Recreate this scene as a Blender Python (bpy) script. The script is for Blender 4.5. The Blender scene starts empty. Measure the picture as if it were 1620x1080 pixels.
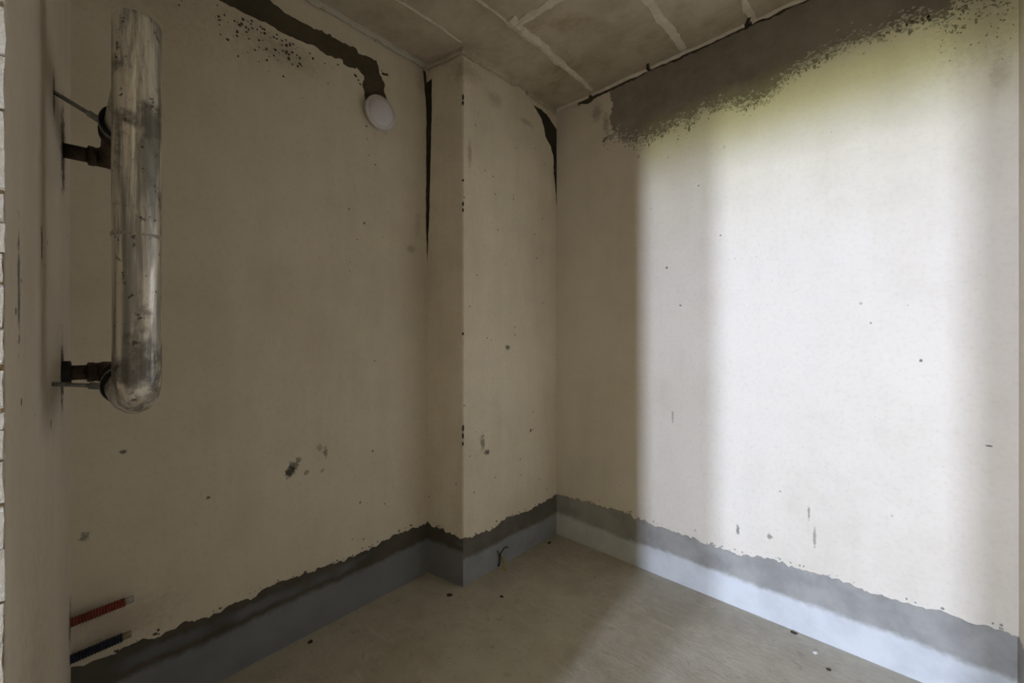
import bpy, bmesh, math, random
from mathutils import Vector, Matrix, noise
from mathutils.geometry import tessellate_polygon

S = bpy.context.scene
COL = S.collection

# ------------------------------------------------------------------ camera
cd = bpy.data.cameras.new('camera'); cam = bpy.data.objects.new('camera', cd); COL.objects.link(cam)
cam.location = (1.6273, -2.1478, 1.275)
cam.rotation_euler = (math.radians(90), 0, math.radians(43.18))
cd.sensor_width = 36.0; cd.lens = 14.733; cd.shift_y = -0.0074; cd.clip_start = 0.01
S.camera = cam

# ------------------------------------------------------------------ world: overcast sky over green ground
W = bpy.data.worlds.new('world'); S.world = W; W.use_nodes = True
nt = W.node_tree; nt.nodes.clear()
wo = nt.nodes.new('ShaderNodeOutputWorld'); bg = nt.nodes.new('ShaderNodeBackground')
tc = nt.nodes.new('ShaderNodeTexCoord'); sx = nt.nodes.new('ShaderNodeSeparateXYZ')
rp = nt.nodes.new('ShaderNodeValToRGB'); mr = nt.nodes.new('ShaderNodeMapRange')
mr.inputs['From Min'].default_value = -1; mr.inputs['From Max'].default_value = 1
nt.links.new(tc.outputs['Generated'], sx.inputs[0]); nt.links.new(sx.outputs['Z'], mr.inputs['Value'])
nt.links.new(mr.outputs[0], rp.inputs['Fac'])
r = rp.color_ramp
r.elements[0].position = 0.0; r.elements[0].color = (.58, .66, .33, 1)
r.elements[1].position = 1.0; r.elements[1].color = (.75, .94, 1.38, 1)
e = r.elements.new(.462); e.color = (.58, .67, .33, 1)
e = r.elements.new(.492); e.color = (.82, .955, 1.31, 1)
nt.links.new(rp.outputs[0], bg.inputs['Color']); bg.inputs['Strength'].default_value = 138.0
nt.links.new(bg.outputs[0], wo.inputs['Surface'])

# the hall's two window openings, each with a light portal (helps sample the sky)
HALL_Y = -8.0; WZ0, WZ1 = 1.38, 2.55; WINS = [(.45, .72), (1.40, 1.70)]
for wx0, wx1 in WINS:
    ld = bpy.data.lights.new('window_portal', 'AREA'); ld.shape = 'RECTANGLE'
    ld.size = wx1 - wx0; ld.size_y = WZ1 - WZ0; ld.cycles.is_portal = True
    lo = bpy.data.objects.new('window_portal', ld); COL.objects.link(lo)
    lo.location = ((wx0 + wx1) / 2, HALL_Y - 0.02, (WZ0 + WZ1) / 2); lo.rotation_euler = (math.radians(90), 0, 0)

vs = S.view_settings
vs.view_transform = 'Standard'; vs.look = 'None'; vs.gamma = 1; vs.use_curve_mapping = False
vs.exposure = 1.3

# ------------------------------------------------------------------ helpers
def tag(o, label=None, cat=None, group=None, kind=None):
    if label: o['label'] = label
    if cat: o['category'] = cat
    if group: o['group'] = group
    if kind: o['kind'] = kind
    return o

def link(name, me, mat, parent=None, smooth=False):
    if mat: me.materials.append(mat)
    if smooth:
        for p in me.polygons: p.use_smooth = True
    o = bpy.data.objects.new(name, me); COL.objects.link(o)
    if parent: o.parent = parent
    return o

def from_bm(name, bm, mat, parent=None, smooth=False):
    bmesh.ops.recalc_face_normals(bm, faces=bm.faces[:])
    me = bpy.data.meshes.new(name); bm.to_mesh(me); bm.free()
    return link(name, me, mat, parent, smooth)

def empty(name, loc=(0, 0, 0)):
    o = bpy.data.objects.new(name, None); COL.objects.link(o); o.location = loc
    o.empty_display_size = .05
    return o

def prism(bm, pts, z0, z1):
    lo_ = [bm.verts.new((x, y, z0)) for x, y in pts]; hi = [bm.verts.new((x, y, z1)) for x, y in pts]
    n = len(pts)
    bm.faces.new(lo_[::-1]); bm.faces.new(hi)
    for i in range(n): bm.faces.new((lo_[i], lo_[(i+1) % n], hi[(i+1) % n], hi[i]))

def boxm(bm, x0, x1, y0, y1, z0, z1): prism(bm, [(x0, y0), (x1, y0), (x1, y1), (x0, y1)], z0, z1)

def sweep(bm, path, radii, seg=24, cap=True, rib=None):
    """tube along a list of points with a radius each"""
    path = [Vector(p) for p in path]; rings = []
    t0 = (path[1] - path[0]).normalized()
    u = t0.orthogonal().normalized()
    for i, p in enumerate(path):
        a = path[max(i-1, 0)]; b = path[min(i+1, len(path)-1)]
        t = (b - a)
        t = t.normalized() if t.length > 1e-9 else t0
        u = (u - t * u.dot(t)).normalized(); v = t.cross(u)
        rings.append([bm.verts.new(p + (u*math.cos(k*2*math.pi/seg) + v*math.sin(k*2*math.pi/seg)) * radii[i]) for k in range(seg)])
        if rib and rib[i]:
            for k, vv in enumerate(rings[-1]): vv.co = p + (vv.co - p) * (1 + rib[i] * math.cos(13 * k * 2*math.pi/seg))
        t0 = t
    for a, b in zip(rings, rings[1:]):
        for k in range(seg): bm.faces.new((a[k], a[(k+1) % seg], b[(k+1) % seg], b[k]))
    if cap: bm.faces.new(rings[0][::-1]); bm.faces.new(rings[-1])

def fr(x, y, z=0, oct=4): return noise.fractal(Vector((x, y, z)), 1.0, 2.0, oct)

class Frame:
    """a wall: point (s along, z up, d out of the wall)"""
    def __init__(self, o, d, n):
        self.o = Vector((*o, 0)); self.d = Vector((*d, 0)).normalized(); self.n = Vector((*n, 0)).normalized()
    def __call__(self, s, z, d=0.0):
        v = self.o + self.d * s + self.n * d; v.z = z; return v

def ragged(bm, F, outline, thick, step=.012, jag=.006, seed=0, fixed=(), back=-.004, freq=40):
    """slab on a wall, outline (s, z) subdivided and roughened; edges listed in fixed stay straight"""
    pts = []; n = len(outline)
    for i in range(n):
        a, b = outline[i], outline[(i+1) % n]
        L = math.hypot(b[0]-a[0], b[1]-a[1]); m = 1 if i in fixed else max(1, int(L / step))
        for k in range(m):
            f = k / m; x = a[0] + (b[0]-a[0])*f; y = a[1] + (b[1]-a[1])*f
            if m > 1:
                nx, ny = -(b[1]-a[1])/L, (b[0]-a[0])/L
                w = fr(x*freq, y*freq, seed) * jag + fr(x*freq*.2, y*freq*.2, seed+7) * jag * 1.2
                if k == 0: w *= .5
                x += nx*w; y += ny*w
            pts.append((x, y))
    tris = tessellate_polygon([[Vector((x, y, 0)) for x, y in pts]])
    f = [bm.verts.new(F(x, y, thick)) for x, y in pts]; g = [bm.verts.new(F(x, y, back)) for x, y in pts]
    for t in tris:
        try: bm.faces.new([f[i] for i in t])
        except ValueError: pass
    m = len(pts)
    for i in range(m):
        try: bm.faces.new((f[i], f[(i+1) % m], g[(i+1) % m], g[i]))
        except ValueError: pass

def blob(bm, F, s, z, r, thick, rnd, asp=1.0, n=9, back=-.003):
    ph = rnd.uniform(0, 6.28); pts = []
    for k in range(n):
        a = 2*math.pi*k/n; q = r * rnd.uniform(.45, 1.25)
        pts.append((s + math.cos(a)*q, z + math.sin(a)*q*asp))
    c = bm.verts.new(F(s, z, thick)); f = [bm.verts.new(F(x, y, thick)) for x, y in pts]; g = [bm.verts.new(F(x, y, back)) for x, y in pts]
    for k in range(n):
        bm.faces.new((c, f[k], f[(k+1) % n])); bm.faces.new((f[k], g[k], g[(k+1) % n], f[(k+1) % n]))

# ------------------------------------------------------------------ materials
class NT:
    def __init__(self, name):
        self.m = bpy.data.materials.new(name); self.m.use_nodes = True
        self.t = self.m.node_tree; self.t.nodes.clear()
        self.out = self.n('ShaderNodeOutputMaterial'); self.b = self.n('ShaderNodeBsdfPrincipled')
        self.l(self.b.outputs[0], self.out.inputs[0])
        self.co = self.n('ShaderNodeTexCoord').outputs['Object']
    def n(self, k, **kw):
        o = self.t.nodes.new(k)
        for a, v in kw.items(): setattr(o, a, v)
        return o
    def l(self, a, b): self.t.links.new(a, b)
    def put(self, sock, v):
        if isinstance(v, (int, float)): sock.default_value = v
        elif isinstance(v, tuple): sock.default_value = (*v, 1) if len(v) == 3 and len(sock.default_value) == 4 else v
        else: self.l(v, sock)
    def math(self, op, a, b=0.0, c=None):
        o = self.n('ShaderNodeMath', operation=op); self.put(o.inputs[0], a); self.put(o.inputs[1], b)
        if c is not None: self.put(o.inputs[2], c)
        return o.outputs[0]
    def noise(self, scale, detail=4, rough=.55, vec=None, sc=None, dist=0):
        v = vec or self.co
        if sc:
            mp = self.n('ShaderNodeMapping'); mp.inputs['Scale'].default_value = sc; self.l(v, mp.inputs[0]); v = mp.outputs[0]
        o = self.n('ShaderNodeTexNoise'); self.l(v, o.inputs['Vector'])
        o.inputs['Scale'].default_value = scale; o.inputs['Detail'].default_value = detail; o.inputs['Roughness'].default_value = rough
        o.inputs['Distortion'].default_value = dist
        return o.outputs['Fac']
    def voro(self, scale, sc=None):
        v = self.co
        if sc:
            mp = self.n('ShaderNodeMapping'); mp.inputs['Scale'].default_value = sc; self.l(v, mp.inputs[0]); v = mp.outputs[0]
        o = self.n('ShaderNodeTexVoronoi'); self.l(v, o.inputs['Vector']); o.inputs['Scale'].default_value = scale
        return o.outputs['Distance'], o.outputs['Color']
    def step(self, v, a, b):   # smooth 0..1 from a to b
        o = self.n('ShaderNodeMapRange', interpolation_type='SMOOTHSTEP'); self.put(o.inputs['Value'], v)
        o.inputs['From Min'].default_value = a; o.inputs['From Max'].default_value = b
        return o.outputs[0]
    def mix(self, f, a, b, blend='MIX'):
        o = self.n('ShaderNodeMix', data_type='RGBA', blend_type=blend); self.put(o.inputs[0], f); self.put(o.inputs[6], a); self.put(o.inputs[7], b)
        return o.outputs[2]
    def bump(self, h, strength=.3, dist=.01, nrm=None):
        o = self.n('ShaderNodeBump'); o.inputs['Strength'].default_value = strength; o.inputs['Distance'].default_value = dist
        self.l(h, o.inputs['Height'])
        if nrm: self.l(nrm, o.inputs['Normal'])
        return o.outputs[0]
    def near(self, p, r, nz, sc=(1, 1, 1), amp=1.7, soft=.5):
        """irregular spot round a point of the wall"""
        mp = self.n('ShaderNodeMapping', vector_type='POINT')
        mp.inputs['Location'].default_value = tuple(-p[i]*sc[i] for i in range(3)); mp.inputs['Scale'].default_value = sc
        self.l(self.co, mp.inputs[0])
        ln = self.n('ShaderNodeVectorMath', operation='LENGTH'); self.l(mp.outputs[0], ln.inputs[0])
        d = self.math('DIVIDE', ln.outputs['Value'], r)
        d = self.math('ADD', d, self.math('MULTIPLY', self.math('SUBTRACT', nz, .5), amp*2))
        return self.step(d, 1.0, 1.0 - soft)
    def fin(self, col, rough=.9, nrm=None, metal=0.0, spec=.3):
        self.put(self.b.inputs['Base Color'], col); self.put(self.b.inputs['Roughness'], rough); self.put(self.b.inputs['Metallic'], metal)
        self.b.inputs['Specular IOR Level'].default_value = spec
        if nrm: self.l(nrm, self.b.inputs['Normal'])
        return self.m

def plaster(name, col=(.745, .662, .515), dark=(.51, .43, .295), spots=(), speck=.5, streak=.25, dens=.90):
    k = NT(name)
    big = k.noise(1.3, 5, .6); mid = k.noise(6, 6, .6); fine = k.noise(60, 4, .6); grit = k.noise(300, 2, .6)
    vert = k.noise(3, 4, .6, sc=(3, 3, .35))
    f = k.math('ADD', k.math('MULTIPLY', big, .55), k.math('ADD', k.math('MULTIPLY', mid, .25), k.math('MULTIPLY', vert, streak)))
    c = k.mix(k.step(f, .38, .72), tuple(v*1.04 for v in col), tuple(a*.6 + b*.4 for a, b in zip(col, dark)))
    c = k.mix(k.math('MULTIPLY', k.step(fine, .45, .8), .22), c, dark)
    # scattered dark pits
    d, vc = k.voro(22)
    sep = k.n('ShaderNodeSeparateColor'); k.l(vc, sep.inputs[0])
    size = k.math('MULTIPLY', k.step(sep.outputs[0], dens, 1.0), .13)
    pit = k.step(k.math('SUBTRACT', k.math('ADD', d, k.math('MULTIPLY', k.math('SUBTRACT', fine, .5), .12)), size), .015, -.02)
    pit = k.math('MULTIPLY', pit, k.math('GREATER_THAN', size, .001))
    c = k.mix(k.math('MULTIPLY', pit, speck), c, (.07, .055, .04))
    sn = k.noise(48, 6, .8)
    for p, rr, sc, amt, sc_col in spots:
        c = k.mix(k.math('MULTIPLY', k.near(p, rr, sn, sc, *((1.1, .95) if sc_col == D2 else ())), amt), c, sc_col)
    h = k.math('ADD', k.math('MULTIPLY', mid, .8), k.math('ADD', k.math('MULTIPLY', fine, .25), k.math('MULTIPLY', grit, .10)))
    h = k.math('SUBTRACT', h, k.math('MULTIPLY', pit, .3))
    return k.fin(c, .88, k.bump(h, .35, .006), spec=.25)

def concrete(name, a, b, cx=None, rough=.9, bump=.5, scale=3, tint=None):
    k = NT(name)
    big = k.noise(scale, 6, .62); mid = k.noise(scale*6, 6, .65); fine = k.noise(120, 3, .6)
    c = k.mix(k.step(k.math('ADD', k.math('MULTIPLY', big, .6), k.math('MULTIPLY', mid, .4)), .35, .68), a, b)
    if tint: c = k.mix(k.math('MULTIPLY', k.step(k.noise(scale*.9, 5, .7, dist=.6), .55, .72), tint[1]), c, tint[0])
    c = k.mix(k.math('MULTIPLY', k.step(fine, .55, .85), .3), c, tuple(v*.6 for v in a))
    d, _ = k.voro(28)
    pit = k.step(d, .10, .04); pit = k.math('MULTIPLY', pit, k.step(k.noise(9, 2), .58, .66))
    c = k.mix(k.math('MULTIPLY', pit, .6), c, tuple(v*.35 for v in a))
    h = k.math('ADD', k.math('MULTIPLY', mid, .8), k.math('SUBTRACT', k.math('MULTIPLY', fine, .2), k.math('MULTIPLY', pit, .4)))
    return k.fin(c, rough, k.bump(h, bump, .006), spec=.3)

def floor_mat():
    k = NT('floor_screed')
    big = k.noise(1.6, 6, .6); mid = k.noise(9, 7, .68, dist=.4); fine = k.noise(90, 4, .65); scr = k.noise(10, 5, .7, sc=(1, 3.5, 1), dist=.8)
    c = k.mix(k.step(k.math('ADD', k.math('MULTIPLY', big, .6), k.math('MULTIPLY', mid, .4)), .36, .66), (.53, .48, .375), (.385, .335, .245))
    c = k.mix(k.math('MULTIPLY', k.step(scr, .54, .66), .4), c, (.62, .555, .45))
    c = k.mix(k.math('MULTIPLY', k.step(k.noise(22, 5, .7, dist=1.0), .58, .68), .45), c, (.26, .215, .15))
    c = k.mix(k.math('MULTIPLY', k.step(k.noise(38, 4, .7, dist=.6), .62, .70), .5), c, (.66, .60, .50))
    c = k.mix(k.math('MULTIPLY', k.step(fine, .56, .8), .35), c, (.16, .13, .09))
    d, vc = k.voro(16); sep = k.n('ShaderNodeSeparateColor'); k.l(vc, sep.inputs[0])
    size = k.math('MULTIPLY', k.step(sep.outputs[0], .86, 1.0), .12)
    pit = k.math('MULTIPLY', k.step(k.math('SUBTRACT', d, size), .01, -.02), k.math('GREATER_THAN', size, .001))
    c = k.mix(k.math('MULTIPLY', pit, .55), c, (.09, .07, .05))
    h = k.math('ADD', k.math('MULTIPLY', mid, .7), k.math('ADD', k.math('MULTIPLY', scr, .5), k.math('MULTIPLY', fine, .15)))
    rg = k.math('ADD', .30, k.math('MULTIPLY', mid, .28))
    return k.fin(c, rg, k.bump(h, .5, .010), spec=.5)

def band_mat(name, lo_c, hi_c, z0, amp, streak=False):
    k = NT(name)
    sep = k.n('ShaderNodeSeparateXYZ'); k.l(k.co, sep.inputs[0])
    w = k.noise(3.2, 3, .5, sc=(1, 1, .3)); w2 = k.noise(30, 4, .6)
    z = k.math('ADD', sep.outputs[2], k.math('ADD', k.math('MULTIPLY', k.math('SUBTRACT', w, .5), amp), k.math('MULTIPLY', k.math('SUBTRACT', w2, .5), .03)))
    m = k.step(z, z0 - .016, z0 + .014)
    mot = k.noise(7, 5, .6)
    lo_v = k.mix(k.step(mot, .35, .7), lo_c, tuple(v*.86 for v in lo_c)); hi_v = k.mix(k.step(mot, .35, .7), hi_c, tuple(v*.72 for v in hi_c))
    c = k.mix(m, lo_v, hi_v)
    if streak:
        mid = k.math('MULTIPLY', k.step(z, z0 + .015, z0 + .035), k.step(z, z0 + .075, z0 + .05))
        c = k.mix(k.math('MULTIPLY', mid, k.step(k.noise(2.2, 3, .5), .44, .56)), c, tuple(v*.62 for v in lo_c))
    d, vc = k.voro(30); sp = k.n('ShaderNodeSeparateColor'); k.l(vc, sp.inputs[0])
    size = k.math('MULTIPLY', k.step(sp.outputs[0], .93, 1.0), .13)
    pit = k.math('MULTIPLY', k.step(k.math('SUBTRACT', d, size), .01, -.02), k.math('GREATER_THAN', size, .001))
    c = k.mix(k.math('MULTIPLY', pit, .7), c, (.05, .05, .05))
    return k.fin(c, .75, k.bump(k.noise(40, 5, .6), .25, .004), spec=.3)

def galvanised():
    k = NT('galvanised_steel')
    st = k.noise(16, 6, .7, sc=(1.8, 1.8, .16), dist=.4); sp = k.noise(45, 4, .7); bl = k.noise(9, 5, .65)
    c = k.mix(k.step(st, .42, .60), (.90, .85, .76), (.34, .33, .30))
    c = k.mix(k.math('MULTIPLY', k.step(bl, .52, .64), .8), c, (.16, .15, .13))
    c = k.mix(k.math('MULTIPLY', k.step(sp, .60, .67), .8), c, (.05, .045, .04))
    c = k.mix(k.math('MULTIPLY', k.step(k.noise(22, 4, .6, sc=(1, 1, .3)), .58, .68), .5), c, (.90, .85, .75))
    rg = k.math('ADD', .24, k.math('MULTIPLY', st, .3))
    return k.fin(c, rg, k.bump(k.math('ADD', st, k.math('MULTIPLY', sp, .5)), .25, .003), metal=.72, spec=.5)

def simple(name, a, b, scale=30, rough=.6, metal=0.0, bump=.2, spec=.4):
    k = NT(name); n1 = k.noise(scale, 5, .65)
    return k.fin(k.mix(k.step(n1, .35, .68), a, b), rough, k.bump(n1, bump, .002), metal=metal, spec=spec)

# ------------------------------------------------------------------ room outline (metres)
H = 2.70
C = (0.0, 0.0); E_ = (0.0, -.7745); L = (-.2406, -.8205); P = (-.1992, -2.1367); J = (.8483, -2.1968)
DL = (.03143, -.99951); DF = (.99836, -.05732)
F_left = Frame(L, DL, (.99951, .03143)); F_right = Frame(C, (1, 0), (0, -1)); F_col = Frame(C, (0, -1), (1, 0))
F_colf = Frame(E_, (L[0]-E_[0], L[1]-E_[1]), (.188, -.982)); F_front = Frame(P, DF, (.05732, .99836)); XR = 1.90
F_end = Frame((XR, 0), (0, -1), (-1, 0))
RJ = 1.72; LINTEL = 2.17

D1 = (.06, .048, .032); D2 = (.22, .17, .105)
def sp(F, s, z, r, sc=(1, 1, 1), amt=.8, col=D1): return (tuple(F(s, z)), r, sc, amt, col)
m_left = plaster('plaster_left_wall', speck=.75, dens=.83, spots=[
    sp(F_left, .695, .708, .024, amt=.95), sp(F_left, .678, .732, .022, amt=.7), sp(F_left, .664, .750, .016, amt=.5), sp(F_left, .548, .762, .020, (1, 1.6, .6), .6), sp(F_left, .576, .782, .018, amt=.4), sp(F_left, .63, .69, .012, amt=.5), sp(F_left, .56, .68, .010, amt=.4),
    sp(F_left, .973, .683, .009, (1, 1, 1.6)), sp(F_left, 1.201, .896, .009), sp(F_left, 1.289, .654, .013, (1, 1, .7), .6),
    sp(F_left, .105, 1.715, .04, (1, 1, 1.5), .5, D2), sp(F_left, .06, 1.85, .03, (1, 1, .3), .25, D2), sp(F_left, .03, 2.62, .06, (1, 1, .6), .4, D2),
    sp(F_left, .70, 2.42, .16, (1, .9, 2.2), .35, D2), sp(F_left, 1.15, 2.5, .4, (1, .8, 1.2), .25, D2), sp(F_left, 1.2, .35, .2, (1, 1, 2), .3, D2)])
m_col = plaster('plaster_column', col=(.86, .772, .61), spots=[
    sp(F_col, .611, .645, .022, amt=.8), sp(F_col, .640, .70, .03, (1, 1.5, .6), .6), sp(F_col, .25, .70, .012), sp(F_col, .75, 2.62, .13, (1, 1, 1.6), .45, D2),
    sp(F_col, .55, 2.55, .09, (1, 1, 1.5), .35, D2), sp(F_col, .29, 2.52, .07, (1, .7, 3), .4, D2), sp(F_col, .45, 1.2, .02), sp(F_col, .73, 2.2, .05, (1, 2.4, .5), .5, D2)])
m_right = plaster('plaster_right_wall', col=(.75, .67, .545), spots=[
    sp(F_right, .982, 1.747, .005), sp(F_right, 1.53, 1.317, .005), sp(F_right, 1.669, 1.178, .0055), sp(F_right, 1.835, .895, .0055, (.6, 1, 1.4)),
    sp(F_right, 1.057, .362, .016, (1.6, 1, .6), .7), sp(F_right, 1.188, .374, .014, amt=.6), sp(F_right, 1.35, .42, .02, (3, 1, .35), .5), sp(F_right, .88, 2.011, .006),
    sp(F_right, 1.33, .52, .016, (3, 1, .4), .5), sp(F_right, .75, .85, .02, (3, 1, .5), .4), sp(F_right, .72, 1.62, .007), sp(F_right, .79, 1.42, .006),
    sp(F_right, .30, 2.58, .06, (1.2, 1, .8), .6, D2), sp(F_right, .36, 2.50, .05, (1.6, 1, .6), .6, D2), sp(F_right, 1.80, 2.35, .16, (1, 1, .7), .30, D2),
    sp(F_right, 1.86, 2.15, .05, (1.4, 1, .6), .3, D2)], speck=.35, streak=.15)
m_front = plaster('plaster_front_wall', col=(.72, .64, .53), spots=[
    sp(F_front, .70, 1.44, .03, (2.2, 1, .7), .8), sp(F_front, .95, 1.34, .05, (4, 1, .5), .7), sp(F_front, .55, 1.09, .012), sp(F_front, .27, 1.74, .09, (1.2, 1, .7), .9),
    sp(F_front, .29, 1.18, .075, (1.2, 1, .7), .9), sp(F_front, .49, 1.79, .03, (1, 1, .5), .8), sp(F_front, .03, .42, .06, (1, 1, .7), .7), sp(F_front, .8, .5, .3, (1, 1, .5), .3, D2)], speck=.8, streak=.3)
m_ceil = concrete('ceiling_concrete', (.60, .525, .395), (.40, .335, .235), scale=2.2, bump=.3, tint=((.33, .235, .105), .6))
m_ridge = concrete('ceiling_ridge_concrete', (.78, .70, .57), (.62, .54, .42), scale=8, bump=.5)
m_grey = concrete('bare_grey_mortar', (.34, .29, .225), (.215, .18, .135), scale=2.5, bump=.45)
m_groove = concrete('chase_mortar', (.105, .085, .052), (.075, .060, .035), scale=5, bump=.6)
m_dark = concrete('dark_gap_mortar', (.06, .047, .03), (.035, .027, .017), scale=8, bump=.5)
m_crust = concrete('plaster_crust', (.62, .58, .47), (.50, .46, .36), scale=12, bump=.6)
m_floor = floor_mat()
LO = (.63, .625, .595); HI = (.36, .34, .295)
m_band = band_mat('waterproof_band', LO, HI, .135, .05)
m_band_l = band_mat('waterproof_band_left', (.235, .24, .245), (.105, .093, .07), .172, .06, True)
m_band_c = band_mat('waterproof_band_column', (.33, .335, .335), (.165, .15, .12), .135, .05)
m_galv = galvanised()
m_weld = simple('weld_metal', (.62, .57, .48), (.30, .27, .22), 50, .5, .4)
m_brown = simple('rusty_fitting', (.085, .058, .035), (.035, .024, .015), 40, .6, .3, .4)
m_black = simple('rubber_lining', (.02, .02, .018), (.012, .012, .011), 60, .7)
m_zinc = simple('zinc_rod', (.32, .33, .32), (.15, .155, .15), 60, .4, .8)
m_lamp = simple('lamp_diffuser', (.76, .72, .74), (.72, .68, .70), 8, .28, bump=.0, spec=.5)
m_rim = simple('lamp_rim', (.70, .67, .64), (.64, .61, .58), 10, .4, bump=.0)
m_red = simple('red_conduit', (.26, .055, .03), (.16, .035, .02), 40, .45)
m_blue = simple('dark_blue_conduit', (.022, .026, .045), (.014, .015, .026), 40, .45)
m_pale = simple('pale_pipe_end', (.46, .42, .34), (.34, .30, .23), 60, .6)
m_ochre = simple('ochre_pipe_end', (.30, .25, .15), (.22, .18, .10), 60, .6)
m_green = simple('green_wire', (.02, .04, .02), (.012, .025, .012), 60, .5)
m_yellow = simple('yellow_plastic', (.42, .29, .05), (.32, .21, .035), 40, .5)
m_brick = concrete('white_silicate_brick', (.86, .83, .77), (.68, .63, .54), scale=20, bump=.7)
m_mort = concrete('ochre_mortar', (.42, .31, .18), (.30, .21, .12), scale=20, bump=.7)
m_hall = concrete('hall_plaster', (.52, .45, .36), (.43, .37, .29), scale=1.5, bump=.2)

def struct(o): o['kind'] = 'structure'; return o

# ------------------------------------------------------------------ shell
bm = bmesh.new(); prism(bm, [(-.5, -2.34), (2.15, -2.34), (2.15, .15), (-.5, .15)], -.12, 0)
floor = struct(from_bm('floor', bm, m_floor))
bm = bmesh.new(); boxm(bm, -.5, 2.15, -2.34, .15, H, H + .15)
ceiling = struct(from_bm('ceiling', bm, m_ceil))
bm = bmesh.new(); prism(bm, [L, (-.4, -.8205), (-.4, -2.40), F_left(1.60, 0).xy[:]], 0, H)
wall_left = struct(from_bm('wall_left', bm, m_left))
bm = bmesh.new(); prism(bm, [(0, .0), E_, L, (-.40, -.8205), (-.40, 0)], 0, H)
for ed in bm.edges:
    if all(abs(v.co.x) < 1e-6 and abs(v.co.y + .7745) < 1e-6 for v in ed.verts): edge = ed
bmesh.ops.bevel(bm, geom=[edge], offset=.004, segments=3, affect='EDGES')
wall_column = struct(from_bm('wall_column', bm, m_col))
bm = bmesh.new(); boxm(bm, -.40, 2.10, 0, .15, 0, H)
wall_right = struct(from_bm('wall_right', bm, m_right))
bm = bmesh.new(); boxm(bm, XR, XR + .2, -2.34, 0, 0, H)
wall_end = struct(from_bm('wall_end', bm, m_right))
# front wall with the doorway the picture is taken from
yj = J[1]
bm = bmesh.new()
prism(bm, [F_front(-.2, 0).xy[:], (F_front(-.2, 0).x, -2.34), (J[0], -2.34), J], 0, H)
wall_front = struct(from_bm('wall_front', bm, m_front)); bm = bmesh.new()
prism(bm, [(J[0], yj), (J[0], -2.34), (RJ, -2.34), (RJ, F_front(1.94, 0).y)], LINTEL, H)
struct(from_bm('wall_lintel', bm, m_front)); bm = bmesh.new()
prism(bm, [(RJ, F_front(1.94, 0).y), (RJ, -2.34), (XR + .1, -2.34), (XR + .1, F_front(2.1, 0).y)], 0, H)
struct(from_bm('wall_front_right', bm, m_front))

# hall behind the camera, with the window opening the daylight comes through
bm = bmesh.new(); boxm(bm, -.35, 2.75, HALL_Y - .3, -2.34, -.12, 0); struct(from_bm('floor_hall', bm, m_hall))
bm = bmesh.new(); boxm(bm, -.35, 2.75, HALL_Y - .3, -2.34, H, H + .15); struct(from_bm('ceiling_hall', bm, m_hall))
bm = bmesh.new(); boxm(bm, -.35, -.2, HALL_Y - .3, -2.40, 0, H); struct(from_bm('wall_hall_left', bm, m_hall))
bm = bmesh.new(); boxm(bm, 2.6, 2.75, HALL_Y - .3, -2.2, 0, H); struct(from_bm('wall_hall_right', bm, m_hall))
bm = bmesh.new(); boxm(bm, 2.0, 2.75, -2.34, -2.2, 0, H); struct(from_bm('wall_hall_return', bm, m_hall))
bm = bmesh.new()
y0, y1 = HALL_Y - .15, HALL_Y
boxm(bm, -.35, 2.75, y0, y1, 0, WZ0); boxm(bm, -.35, 2.75, y0, y1, WZ1, H)
for a, b in ((-.35, WINS[0][0]), (WINS[0][1], WINS[1][0]), (WINS[1][1], 2.75)): boxm(bm, a, b, y0, y1, WZ0, WZ1)
struct(from_bm('wall_hall_window', bm, m_hall))

# ------------------------------------------------------------------ brick edge of the doorway (left jamb)
rnd = random.Random(4)
bm = bmesh.new(); boxm(bm, J[0] - .01, J[0] + .0015, -2.335, yj - .0012, 0, LINTEL)
from_bm('mortar_bed', bm, m_mort, wall_front)
z = 0.0
while z < LINTEL - .04:
    h = rnd.choice([.024, .036, .045, .052, .062]); bm = bmesh.new()
    res = bmesh.ops.create_cube(bm, size=1)
    bmesh.ops.subdivide_edges(bm, edges=bm.edges[:], cuts=2, use_grid_fill=True)
    for v in bm.verts:
        nn = noise.noise_vector(v.co * 2.3 + Vector((0, 0, z * 31)))
        v.co = Vector((v.co.x * .012, v.co.y * .134, v.co.z * (h - .006)))
        v.co += Vector((nn.x * .0022, nn.y * .0022, nn.z * .009))
    b = from_bm('brick', bm, m_brick, wall_front, False)
    b.location = (J[0] + .001, yj - .0675 - rnd.uniform(-.0006, .0012), z + h / 2)
    z += h

# ------------------------------------------------------------------ waterproofing band at the base of each wall
def band(name, F, top, mat, seed, s0, s1, parent=None):
    bm = bmesh.new()
    out = [(s0, -.001)] + [(s1, -.001)] + [p for p in sorted(top, reverse=True)]
    out[2] = (s1, out[2][1]); out[-1] = (s0, out[-1][1])
    n = len(out); ragged(bm, F, out, .0032, .007, .011, seed, fixed=(0, 1, n - 1))
    rr = random.Random(seed)
    for i in range(int((s1 - s0) * 26)):
        s = rr.uniform(s0 + .02, s1 - .02)
        zt = min(top, key=lambda q: abs(q[0] - s))[1]
        blob(bm, F, s, zt + rr.uniform(.002, .018), rr.uniform(.0015, .005), .0022, rr)
    return struct(from_bm(name, bm, mat))
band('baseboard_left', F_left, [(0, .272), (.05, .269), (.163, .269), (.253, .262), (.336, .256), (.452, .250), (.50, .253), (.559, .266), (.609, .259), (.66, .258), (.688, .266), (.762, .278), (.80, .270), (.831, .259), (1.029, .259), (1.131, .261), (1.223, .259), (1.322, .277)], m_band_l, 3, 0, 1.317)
band('baseboard_column', F_col, [(0, .250), (.08, .240), (.20, .233), (.294, .232), (.40, .235), (.521, .238), (.56, .228), (.609, .224), (.70, .230), (.7775, .234)], m_band_c, 11, 0, .7775)
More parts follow.
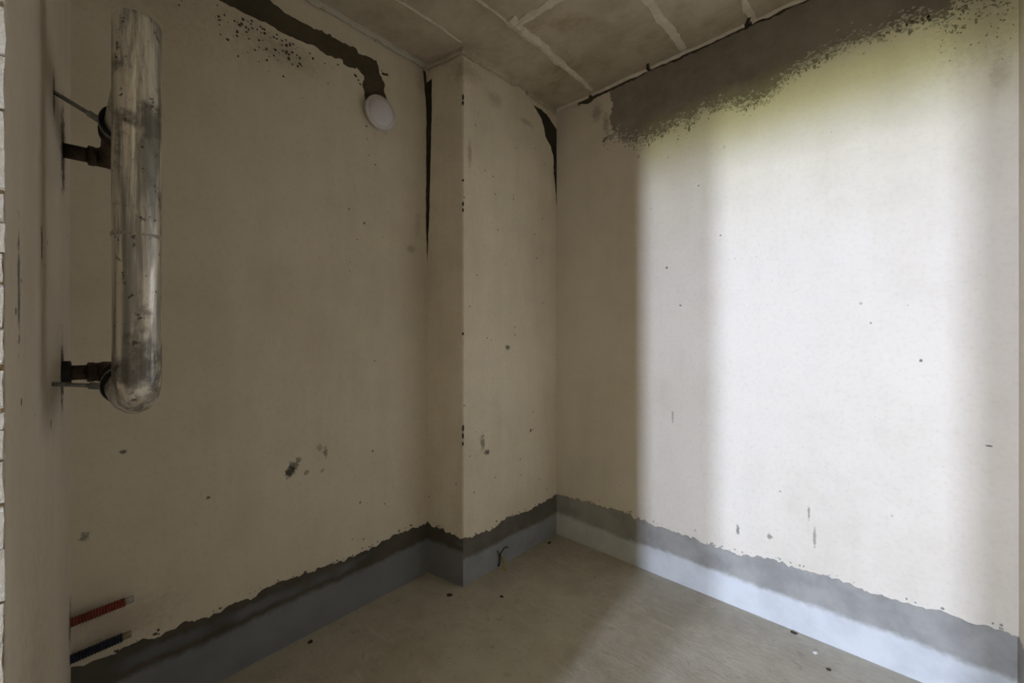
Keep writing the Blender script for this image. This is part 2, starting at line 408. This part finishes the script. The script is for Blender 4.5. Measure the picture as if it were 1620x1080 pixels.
band('baseboard_column_side', F_colf, [(0, .236), (.07, .243), (.154, .255), (.2449, .272)], m_band_l, 19, -.003, .2449)
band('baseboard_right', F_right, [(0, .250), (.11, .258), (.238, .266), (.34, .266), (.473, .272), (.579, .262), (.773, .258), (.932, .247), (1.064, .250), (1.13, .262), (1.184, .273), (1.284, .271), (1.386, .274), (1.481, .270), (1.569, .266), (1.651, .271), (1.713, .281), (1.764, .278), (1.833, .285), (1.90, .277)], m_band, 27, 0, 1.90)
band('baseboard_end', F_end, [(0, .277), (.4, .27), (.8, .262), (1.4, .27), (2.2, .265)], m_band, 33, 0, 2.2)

# ------------------------------------------------------------------ wall patches (parts of their walls)
# mortar filled cable chase that runs under the ceiling and drops to the lamp
up = [(1.315, 2.615), (1.15, 2.607), (.95, 2.603), (.771, 2.603), (.73, 2.588), (.687, 2.581), (.613, 2.587), (.565, 2.595), (.496, 2.585), (.409, 2.595), (.396, 2.576), (.339, 2.588), (.302, 2.592), (.286, 2.532), (.256, 2.498), (.252, 2.444), (.225, 2.36)]
low = [(1.315, 2.49), (1.15, 2.495), (.958, 2.491), (.906, 2.499), (.845, 2.499), (.787, 2.505), (.73, 2.497), (.653, 2.503), (.595, 2.512), (.547, 2.5), (.47, 2.513), (.443, 2.491), (.403, 2.51), (.367, 2.488), (.374, 2.445), (.353, 2.36)]
bm = bmesh.new(); o = up + low[::-1]
ragged(bm, F_left, o, .0025, .011, .009, 41, fixed=(len(up) - 1,))
rr = random.Random(5)
for i in range(110):                 # mortar splashes below the chase
    s = rr.gauss(.80, .12); zz = 2.485 - abs(rr.gauss(0, .07)); blob(bm, F_left, s, zz, rr.uniform(.0015, .006), .0016, rr, rr.uniform(.6, 1.3), 7)
for s, zz, q in [(.262, 2.545, .012), (.245, 2.55, .010), (.41, 2.47, .010), (.395, 2.455, .006), (.385, 2.44, .007)]: blob(bm, F_left, s, zz, q, .002, rr, .7)
from_bm('mortar_chase', bm, m_groove, wall_left)

# bare grey strip under the ceiling on the bright wall
gl = [(.385, 2.665), (.392, 2.56), (.403, 2.445), (.44, 2.41), (.475, 2.375), (.527, 2.351), (.60, 2.335), (.695, 2.336), (.76, 2.36), (.803, 2.372), (.84, 2.35), (.876, 2.365), (.905, 2.391), (.96, 2.372), (1.013, 2.38), (1.06, 2.345), (1.113, 2.338), (1.184, 2.345), (1.229, 2.385), (1.284, 2.41), (1.366, 2.43), (1.435, 2.447), (1.526, 2.444), (1.611, 2.442), (1.683, 2.433), (1.735, 2.41), (1.752, 2.45), (1.758, 2.56), (1.75, 2.70)]
# trace of the left end in wall metres: the strip starts beside the corner
o = gl + [(.387, 2.70)]
bm = bmesh.new(); ragged(bm, F_right, o, .0028, .009, .014, 57, fixed=(len(gl) - 1,), freq=55)
from_bm('bare_mortar_strip', bm, m_grey, wall_right)
def edge_z(s):
    for a, b in zip(gl[3:-2], gl[4:-1]):
        if a[0] <= s <= b[0]: return a[1] + (b[1] - a[1]) * (s - a[0]) / max(b[0] - a[0], 1e-6)
    return 2.42
bm = bmesh.new(); rr = random.Random(12)
for i in range(800):                 # crust of pale plaster along the ragged edge
    s = rr.uniform(.36, 1.76); cl = fr(s * 9, 2, 2) * .02; zz = edge_z(s) + rr.gauss(cl, .022)
    blob(bm, F_right, s, zz, rr.uniform(.0015, .008), rr.uniform(.0035, .006), rr, rr.uniform(.4, .9), 6)
tag(from_bm('plaster_crust', bm, m_crust, wall_right), kind='stuff')
bm = bmesh.new()
for i in range(620):                 # grey pits and smears below the edge
    s = rr.uniform(.34, 1.80); cl = max(0, fr(s * 8, 5, 1)) * .04; zz = edge_z(s) - abs(rr.gauss(.004, .016 + cl)); big = rr.random() < .05
    blob(bm, F_right, s, zz, rr.uniform(.004, .008) if big else rr.uniform(.001, .0042), .0030, rr, rr.uniform(.5, 2.2), 6)
for i in range(230):
    s = rr.uniform(1.72, 1.89); zz = 2.47 - abs(rr.gauss(0, .09)); blob(bm, F_right, s, zz, rr.uniform(.001, .0042), .0022, rr, rr.uniform(.5, 1.6), 6)
tag(from_bm('mortar_flecks', bm, m_grey, wall_right), kind='stuff')

# dark gap in the corner beside the column, and the broken corner at the back
bm = bmesh.new(); ragged(bm, F_colf, [(.2449, 1.66), (.2449, 2.62), (.212, 2.63), (.213, 2.5), (.218, 2.3), (.228, 2.0), (.234, 1.85)], .0022, .02, .002, 63, fixed=(0,))
from_bm('corner_gap', bm, m_dark, wall_column)
bm = bmesh.new(); ragged(bm, F_left, [(.002, 1.70), (.010, 1.9), (.006, 2.2), (.008, 2.5), (.022, 2.62), (.028, 2.675), (.014, 2.672), (.002, 2.60)], .002, .02, .003, 64, fixed=(7,))
from_bm('corner_gap', bm, m_dark, wall_left)
bm = bmesh.new(); ragged(bm, F_col, [(.0, 2.10), (.02, 2.28), (.032, 2.40), (.055, 2.455), (.11, 2.50), (.13, 2.555), (.16, 2.60), (.225, 2.645), (.15, 2.65), (.07, 2.625), (.0, 2.58)], .0025, .014, .006, 66, fixed=(10,))
from_bm('broken_corner', bm, m_dark, wall_column)
# chipped spots on the column's arris
rr = random.Random(9)
for zz, q in [(2.47, .020), (2.44, .012), (1.93, .014), (1.90, .010), (1.275, .010), (.80, .020), (.76, .016), (.72, .012), (2.05, .008)]:
    bm = bmesh.new()
    bmesh.ops.create_icosphere(bm, subdivisions=1, radius=1)
    for v in bm.verts: v.co = Vector((v.co.x * .006, v.co.y * .006, v.co.z * q)) * rr.uniform(.75, 1.2) + Vector((-.0018, -.7735, zz))
    from_bm('chip', bm, m_dark, wall_column)

# ------------------------------------------------------------------ ceiling: formwork panels and the fins of concrete between them
rr = random.Random(21)
def panel(x0, x1, y0, y1, dz):
    bm = bmesh.new(); g = .004
    boxm(bm, x0 + g, x1 - g, y0 + g, y1 - g, H - dz, H + .01)
    from_bm('formwork_panel', bm, m_ceil, ceiling)
xs = [-.21, .062, .305, .83, 1.115, 1.40, 1.65, 1.895]
cuts = [[-2.1, -.83], [-2.15, -1.35, -.004], [-2.15, -1.5, -.735, -.006], [-2.15, -1.2, -.006], [-2.15, -1.6, -.75, -.006], [-2.15, -1.1, -.006], [-2.15, -.9, -.006]]
for i, cs in enumerate(cuts):
    for a, b in zip(cs, cs[1:]):
        if i == 1:   # panel beside the column
            panel(xs[i], xs[i+1], a, b, .004); continue
        panel(xs[i], xs[i+1], a, b, rr.uniform(.003, .009))

def fin(name, pts, w, h, seed, mat=m_ridge, step=.02):
    """rough ridge hanging from the ceiling along a line; w and h per end"""
    (ax, ay), (bx, by) = pts; Ls = math.hypot(bx-ax, by-ay); n = max(4, int(Ls / step)); dx, dy = (bx-ax)/Ls, (by-ay)/Ls; bm = bmesh.new(); rows = []
    for i in range(n + 1):
        f = i / n; t = f * Ls; ww = (w[0] + (w[1]-w[0])*f) * (1 + .55*fr(t*14, seed, 1)); hh = (h[0] + (h[1]-h[0])*f) * (1 + .6*fr(t*20, seed, 5))
        ww = max(ww, .003); hh = max(hh, .002); sh = fr(t*6, seed, 9) * .008
        cx, cy = ax + dx*t - dy*sh, ay + dy*t + dx*sh
        row = []
        for u, v in ((-1, 0), (-.62, .62), (-.1, 1), (.45, .8), (1, 0)):
            k = u * ww / 2 * (1 + .3*fr(t*30, u*3, seed))
            row.append(bm.verts.new((cx - dy*k, cy + dx*k, H - .003 - v*hh + (.012 if v == 0 else 0))))
        rows.append(row)
    for a, b in zip(rows, rows[1:]):
        for k in range(4): bm.faces.new((a[k], a[k+1], b[k+1], b[k]))
        bm.faces.new((a[4], a[0], b[0], b[4]))
    bm.faces.new(rows[0][::-1]); bm.faces.new(rows[-1])
    return from_bm(name, bm, mat, ceiling)
fin('concrete_fin', [(.062, -2.1), (.055, -.83)], (.016, .012), (.011, .009), 1)
fin('concrete_fin', [(.318, -1.9), (.305, -.73)], (.020, .016), (.014, .012), 2)
fin('concrete_fin', [(.325, -.78), (.297, -.05)], (.085, .035), (.016, .012), 3)
fin('concrete_fin', [(.31, -.735), (.83, -.705)], (.06, .075), (.013, .012), 4)
fin('concrete_fin', [(.84, -1.6), (.822, -.04)], (.08, .065), (.015, .011), 5)
fin('concrete_fin', [(1.10, -1.5), (1.128, -.02)], (.07, .05), (.012, .010), 6)
fin('concrete_fin', [(1.40, -1.5), (1.40, -.02)], (.03, .03), (.012, .010), 7)
# lips of mortar where the ceiling meets the walls
for a, b, w0, sd in ((.01, .25, .018, 8), (.275, .62, .024, 9), (.64, 1.09, .024, 10), (1.12, 1.88, .022, 11)):
    fin('mortar_lip', [(a, -.014), (b, -.014)], (w0, w0), (.016, .018), sd, m_ridge)
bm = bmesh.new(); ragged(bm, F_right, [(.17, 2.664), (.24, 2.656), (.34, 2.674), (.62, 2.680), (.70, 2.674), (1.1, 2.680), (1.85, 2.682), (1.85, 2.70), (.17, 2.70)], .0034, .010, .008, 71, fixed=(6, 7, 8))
from_bm('dark_top_strip', bm, m_groove, wall_right)  # thin dark ragged strip along the wall top, below the lips
for cx in (.627, 1.105):
    bm = bmesh.new(); boxm(bm, cx - .006, cx + .008, -.055, -.004, H - .014, H + .005)
    for v in bm.verts: v.co.x += (v.co.y + .03) * -.5
    from_bm('notch', bm, m_dark, ceiling)
fin('mortar_lip', [(.012, -.30), (.010, -.02)], (.030, .030), (.02, .03), 12, m_ceil, .015)
fin('mortar_lip', [(.014, -.80), (.020, -.40)], (.040, .050), (.022, .020), 13, m_ceil, .012)
fin('mortar_lip', [(-.19, -2.05), (-.225, -.85)], (.03, .03), (.018, .020), 14, m_crust)
fin('mortar_lip', [(-.22, -.835), (.0, -.79)], (.025, .025), (.02, .014), 15, m_ceil, .015)

# ------------------------------------------------------------------ pipe loop on the front wall
def F(s, z, d): return F_front(s, z, d)
loop = empty('heating_pipe', F(.715, 1.155, 0))
tag(loop, 'thick stained galvanised upright pipe held off the wall by rusty stubs and clamp rods', 'pipe')
def part(name, bm, mat, parent=loop, smooth=True):
    o = from_bm(name, bm, mat, None, smooth)
    o.data.transform(Matrix.Translation(-loop.location)); o.parent = parent
    return o
SV, DV, R = .715, .127, .0372; ZT, ZB, ZL = 1.895, 1.148, 1.772
path = [(SV, ZT), (SV, ZT - .0004), (SV, ZT - .0015), (SV, ZT - .004), (SV, ZT - .010)]; rad = [.0001, R - .009, R - .004, R - .0015, R]
n = 26
zz0, zz1 = ZT - .012, ZB + .062
for i in range(n + 1):
    z = zz0 + (zz1 - zz0) * i / n
    path.append((SV + .0015*math.sin(i * .5), z)); rad.append(R * (1 + .012*fr(z*9, 3, 1)))
for i in range(1, 13):               # bend at the foot
    a = math.pi / 2 * i / 12; RB = .062
    path.append((SV - RB + RB*math.cos(a), ZB + RB - RB*math.sin(a))); rad.append(R * (1 + .004 * (i % 2)))
for i in range(1, 5): path.append((SV - .062 - i*.05, ZB + .003*i)); rad.append(R)
bm = bmesh.new(); sweep(bm, [F(s, z, DV - .075*max(0, SV - .02 - s)) for s, z in path], rad, 78, True, [.010 if z < 1.30 else 0 for s, z in path]); pipe = part('galvanised_pipe', bm, m_galv)
bm = bmesh.new(); zc = 1.466
sweep(bm, [F(SV, zc + .006, DV), F(SV, zc + .003, DV), F(SV, zc - .002, DV), F(SV, zc - .005, DV)], [R, R + .0016, R + .0016, R], 40, False); part('weld_bead', bm, m_weld, pipe)
bm = bmesh.new(); sweep(bm, [F(SV - .01, ZL, DV)] + [F(SV - .03 - i*.06, ZL - .004*i, DV - .075*(.01 + i*.06)) for i in range(5)], [R*.93]*6, 36); part('branch_pipe', bm, m_galv)
# fittings into the wall
def fitting(s, z, legz, flange):
    DV = .127 - .075*(SV - .02 - s)
    bm = bmesh.new(); f = [F(s + .03, legz, DV), F(s + .012, (legz*2 + z)/3, DV - .006), F(s, z, DV - .024), F(s, z, .085)]
    s5 = .455
    sweep(bm, [F(s5 + .02, legz, DV + .012), F(s5, legz, DV + .012), F(s5 - .002, legz, DV + .012), F(s + .10, legz, DV + .006), F(s + .098, legz, DV + .006)] + f, [.040, .040, .033, .031, .029, .030, .028, .027, .026], 24); el = part('elbow_fitting', bm, m_brown)
    bm = bmesh.new(); sweep(bm, [F(s, z, d) for d in (.10, .098, .088, .086, .058, .056, .045, .043)], [.020, .0255, .0255, .0235, .0235, .025, .025, .019], 24); part('coupling', bm, m_brown)
    bm = bmesh.new(); sweep(bm, [F(s, z, .05), F(s, z, -.001)], [.0185, .0185], 24); part('stub_pipe', bm, m_brown)
    if flange:
        bm = bmesh.new(); sweep(bm, [F(s, z, d) for d in (-.002, .014, .016)], [.031, .031, .026], 12); part('wall_nut', bm, m_black, smooth=False)
fitting(.262, 1.743, 1.748, False); fitting(.295, 1.177, 1.172, True)
# pipe clamps: rubber lined ring, threaded rod with sleeve
def clamp(s, z, zw, sw):
    DV = .127 - .075*(SV - .02 - s)
    bm = bmesh.new(); seg = 36; rows = []
    for k in range(seg):
        a = 2*math.pi*k/seg; cs, sn = math.cos(a), math.sin(a)
        rows.append([bm.verts.new(F(s + u, z + sn*q, DV + cs*q)) for u, q in ((-.012, R - .002), (.012, R - .002), (.012, R + .0055), (-.012, R + .0055))])
    for k in range(seg):
        a, b = rows[k], rows[(k+1) % seg]
        for j in range(4): bm.faces.new((a[j], a[(j+1) % 4], b[(j+1) % 4], b[j]))
    ring = part('clamp_ring', bm, m_black)
    bm = bmesh.new(); rows = []
    for k in range(seg):
        a = 2*math.pi*k/seg; cs, sn = math.cos(a), math.sin(a)
        rows.append([bm.verts.new(F(s + u, z + sn*q, DV + cs*q)) for u, q in ((-.009, R + .005), (.009, R + .005), (.009, R + .0075), (-.009, R + .0075))])
    for k in range(seg):
        a, b = rows[k], rows[(k+1) % seg]
        for j in range(4): bm.faces.new((a[j], a[(j+1) % 4], b[(j+1) % 4], b[j]))
    part('clamp_band', bm, m_zinc, ring)
    bm = bmesh.new(); w = F(sw, zw, -.001); e2 = F(s, z, DV - R - .004)
    N = 30; pp = [w.lerp(e2, i/N) for i in range(N+1)]
    sweep(bm, pp, [.0042 + .0007*(i % 2) for i in range(N+1)], 12); part('threaded_rod', bm, m_zinc)
    bm = bmesh.new(); sweep(bm, [w.lerp(e2, .74), w.lerp(e2, .99)], [.0078, .0078], 6); part('rod_nut', bm, m_zinc, smooth=False)
    for q in (-1, 1):
        bm = bmesh.new(); sweep(bm, [F(s, z + q*(R + .016), DV - .011), F(s, z + q*(R + .016), DV + .011)], [.006, .006], 6); part('clamp_bolt', bm, m_zinc, ring, False)
        bm = bmesh.new(); sweep(bm, [F(s, z + q*(R + .004), DV), F(s, z + q*(R + .022), DV)], [.008, .008], 8); part('clamp_lug', bm, m_black, ring, False)
clamp(.49, 1.760, 1.795, .493); clamp(.53, 1.160, 1.171, .531)

# ------------------------------------------------------------------ bulkhead lamp on the left wall
FL = F_left; ls, lz = .294, 2.335
lamp = empty('wall_lamp', FL(ls, lz, 0)); tag(lamp, 'round white bulkhead lamp below the dark mortar chase', 'lamp')
def disc(name, prof, mat, parent, smooth=True):
    bm = bmesh.new(); sweep(bm, [FL(ls, lz, d) for d, q in prof], [q for d, q in prof], 48)
    o = from_bm(name, bm, mat, None, smooth); o.data.transform(Matrix.Translation(-lamp.location)); o.parent = parent; return o
disc('base_plate', [(-.002, .072), (.014, .072), (.016, .070)], m_rim, lamp)
disc('rim', [(.012, .072), (.013, .0775), (.022, .0805), (.028, .080), (.032, .076), (.030, .070), (.027, .068)], m_rim, lamp)
disc('diffuser', [(.024, .0675), (.030, .0665), (.036, .063), (.041, .056), (.045, .045), (.048, .030), (.0495, .014), (.050, .001)], m_lamp, lamp)

# ------------------------------------------------------------------ corrugated conduits out of the front wall's corner
def conduit(z, x, y1, m, mend, label, slope):
    t = empty('corrugated_conduit', (x, -2.135, z)); tag(t, label, 'conduit', 'conduit stubs in the corner')
    bm = bmesh.new(); pp = []; rd = []; y = -2.1385; i = 0
    while y < y1:
        pp.append((x, y, z + slope * (y + 2.135))); rd.append(.0138 if i % 4 in (0, 1) else .0115); y += .0016; i += 1
    sweep(bm, pp, rd, 20); o = from_bm('sleeve', bm, m, None, False); o.data.transform(Matrix.Translation(-t.location)); o.parent = t
    bm = bmesh.new(); zz = z + slope * (y1 + 2.135)
    sweep(bm, [(x, y1 - .02, zz), (x, y1 + .018, zz + slope*.02), (x, y1 + .0195, zz + slope*.02), (x, y1 + .0195, zz + slope*.02), (x, y1 + .008, zz)], [.0105, .0105, .0095, .007, .0068], 20)
    o = from_bm('inner_pipe', bm, mend, None, True); o.data.transform(Matrix.Translation(-t.location)); o.parent = t
    return t
conduit(.424, -.166, -2.018, m_red, m_pale, 'red corrugated conduit stub with pale pipe end near the floor', .06)
conduit(.316, -.166, -2.024, m_blue, m_ochre, 'dark blue corrugated conduit stub below the red one', .06)

# ------------------------------------------------------------------ wire stub at the foot of the column, yellow strip beside it
t = empty('wire_stub', (.004, -.525, .012)); tag(t, 'short dark green wires splaying from the foot of the column', 'wire')
def wire(name, pts, r):
    bm = bmesh.new(); sweep(bm, pts, [r]*len(pts), 8); o = from_bm(name, bm, m_green, None, True); o.data.transform(Matrix.Translation(-t.location)); o.parent = t
wire('cable', [(.003, -.528, .008), (.010, -.527, .014), (.014, -.526, .03), (.013, -.525, .06)], .005)
wire('wire', [(.013, -.525, .055), (.014, -.515, .078), (.016, -.498, .093), (.018, -.482, .098), (.018, -.470, .094), (.018, -.464, .086)], .003)
wire('wire', [(.013, -.525, .055), (.014, -.532, .075), (.015, -.540, .088), (.015, -.545, .100)], .003)
wire('wire', [(.013, -.525, .055), (.015, -.522, .07), (.016, -.520, .082)], .003)
bm = bmesh.new()
for q in range(6):                   # narrow strip, slightly curled, leaning on the wall
    f = q / 5; x = .058 - .050*f; y = -.528 + .020*f; zz = .052*f**.8
    row = [bm.verts.new((x + a, y + b, zz + c)) for a, b, c in ((-.003, -.003, 0), (.003, .003, 0), (.0045, .0035, .0025), (-.0015, -.0025, .0025))]
    if q:
        for k in range(4): bm.faces.new((prev[k], prev[(k+1) % 4], row[(k+1) % 4], row[k]))
    else: bm.faces.new(row[::-1])
    prev = row
bm.faces.new(prev)
tag(from_bm('plastic_strip', bm, m_yellow), 'small yellow plastic strip leaning at the column foot beside the green wires', 'strip')

# ------------------------------------------------------------------ crumbs of mortar on the floor
def crumb(x, y, r, mat, label, flat=.5, ang=0, long=1.5, seed=0):
    bm = bmesh.new(); bmesh.ops.create_icosphere(bm, subdivisions=2, radius=1)
    for v in bm.verts:
        q = 1 + .45 * noise.noise(v.co * 1.7 + Vector((seed*3.1, 0, 0)))
        v.co = Vector((v.co.x*r*long*q, v.co.y*r*q, max(v.co.z*r*flat*q, -r*flat*.6)))
    zmin = min(v.co.z for v in bm.verts)
    for v in bm.verts: v.co.z -= zmin
    o = from_bm('mortar_crumb', bm, mat); o.location = (x, y, 0); o.rotation_euler.z = ang
    tag(o, label, 'crumb', 'crumbs on the floor')
crumb(.006, -.866, .009, m_dark, 'dark mortar crumb on the floor in front of the column edge', .5, .9, 1.8, 1)
crumb(1.366, -.098, .007, m_brick, 'white crumb on the floor near the bright wall', .6, .4, 1.3, 2)
crumb(1.28, -.022, .006, m_dark, 'dark crumb against the foot of the bright wall', .6, 0, 2.2, 3)
crumb(.20, -.70, .007, m_dark, 'small dark crumb on the open floor right of the column', .5, .3, 1.5, 4)
crumb(-.165, -1.455, .008, m_dark, 'dark crumb by the foot of the left wall', .7, 1.2, 1.2, 5)
crumb(1.415, -.165, .006, m_dark, 'grey crumb on the floor in the lower right, nearest the camera', .5, .2, 1.4, 6)
crumb(.045, -.13, .008, m_dark, 'dark crumb wedged at the column foot near the back corner', .6, 1.57, 1.8, 7)
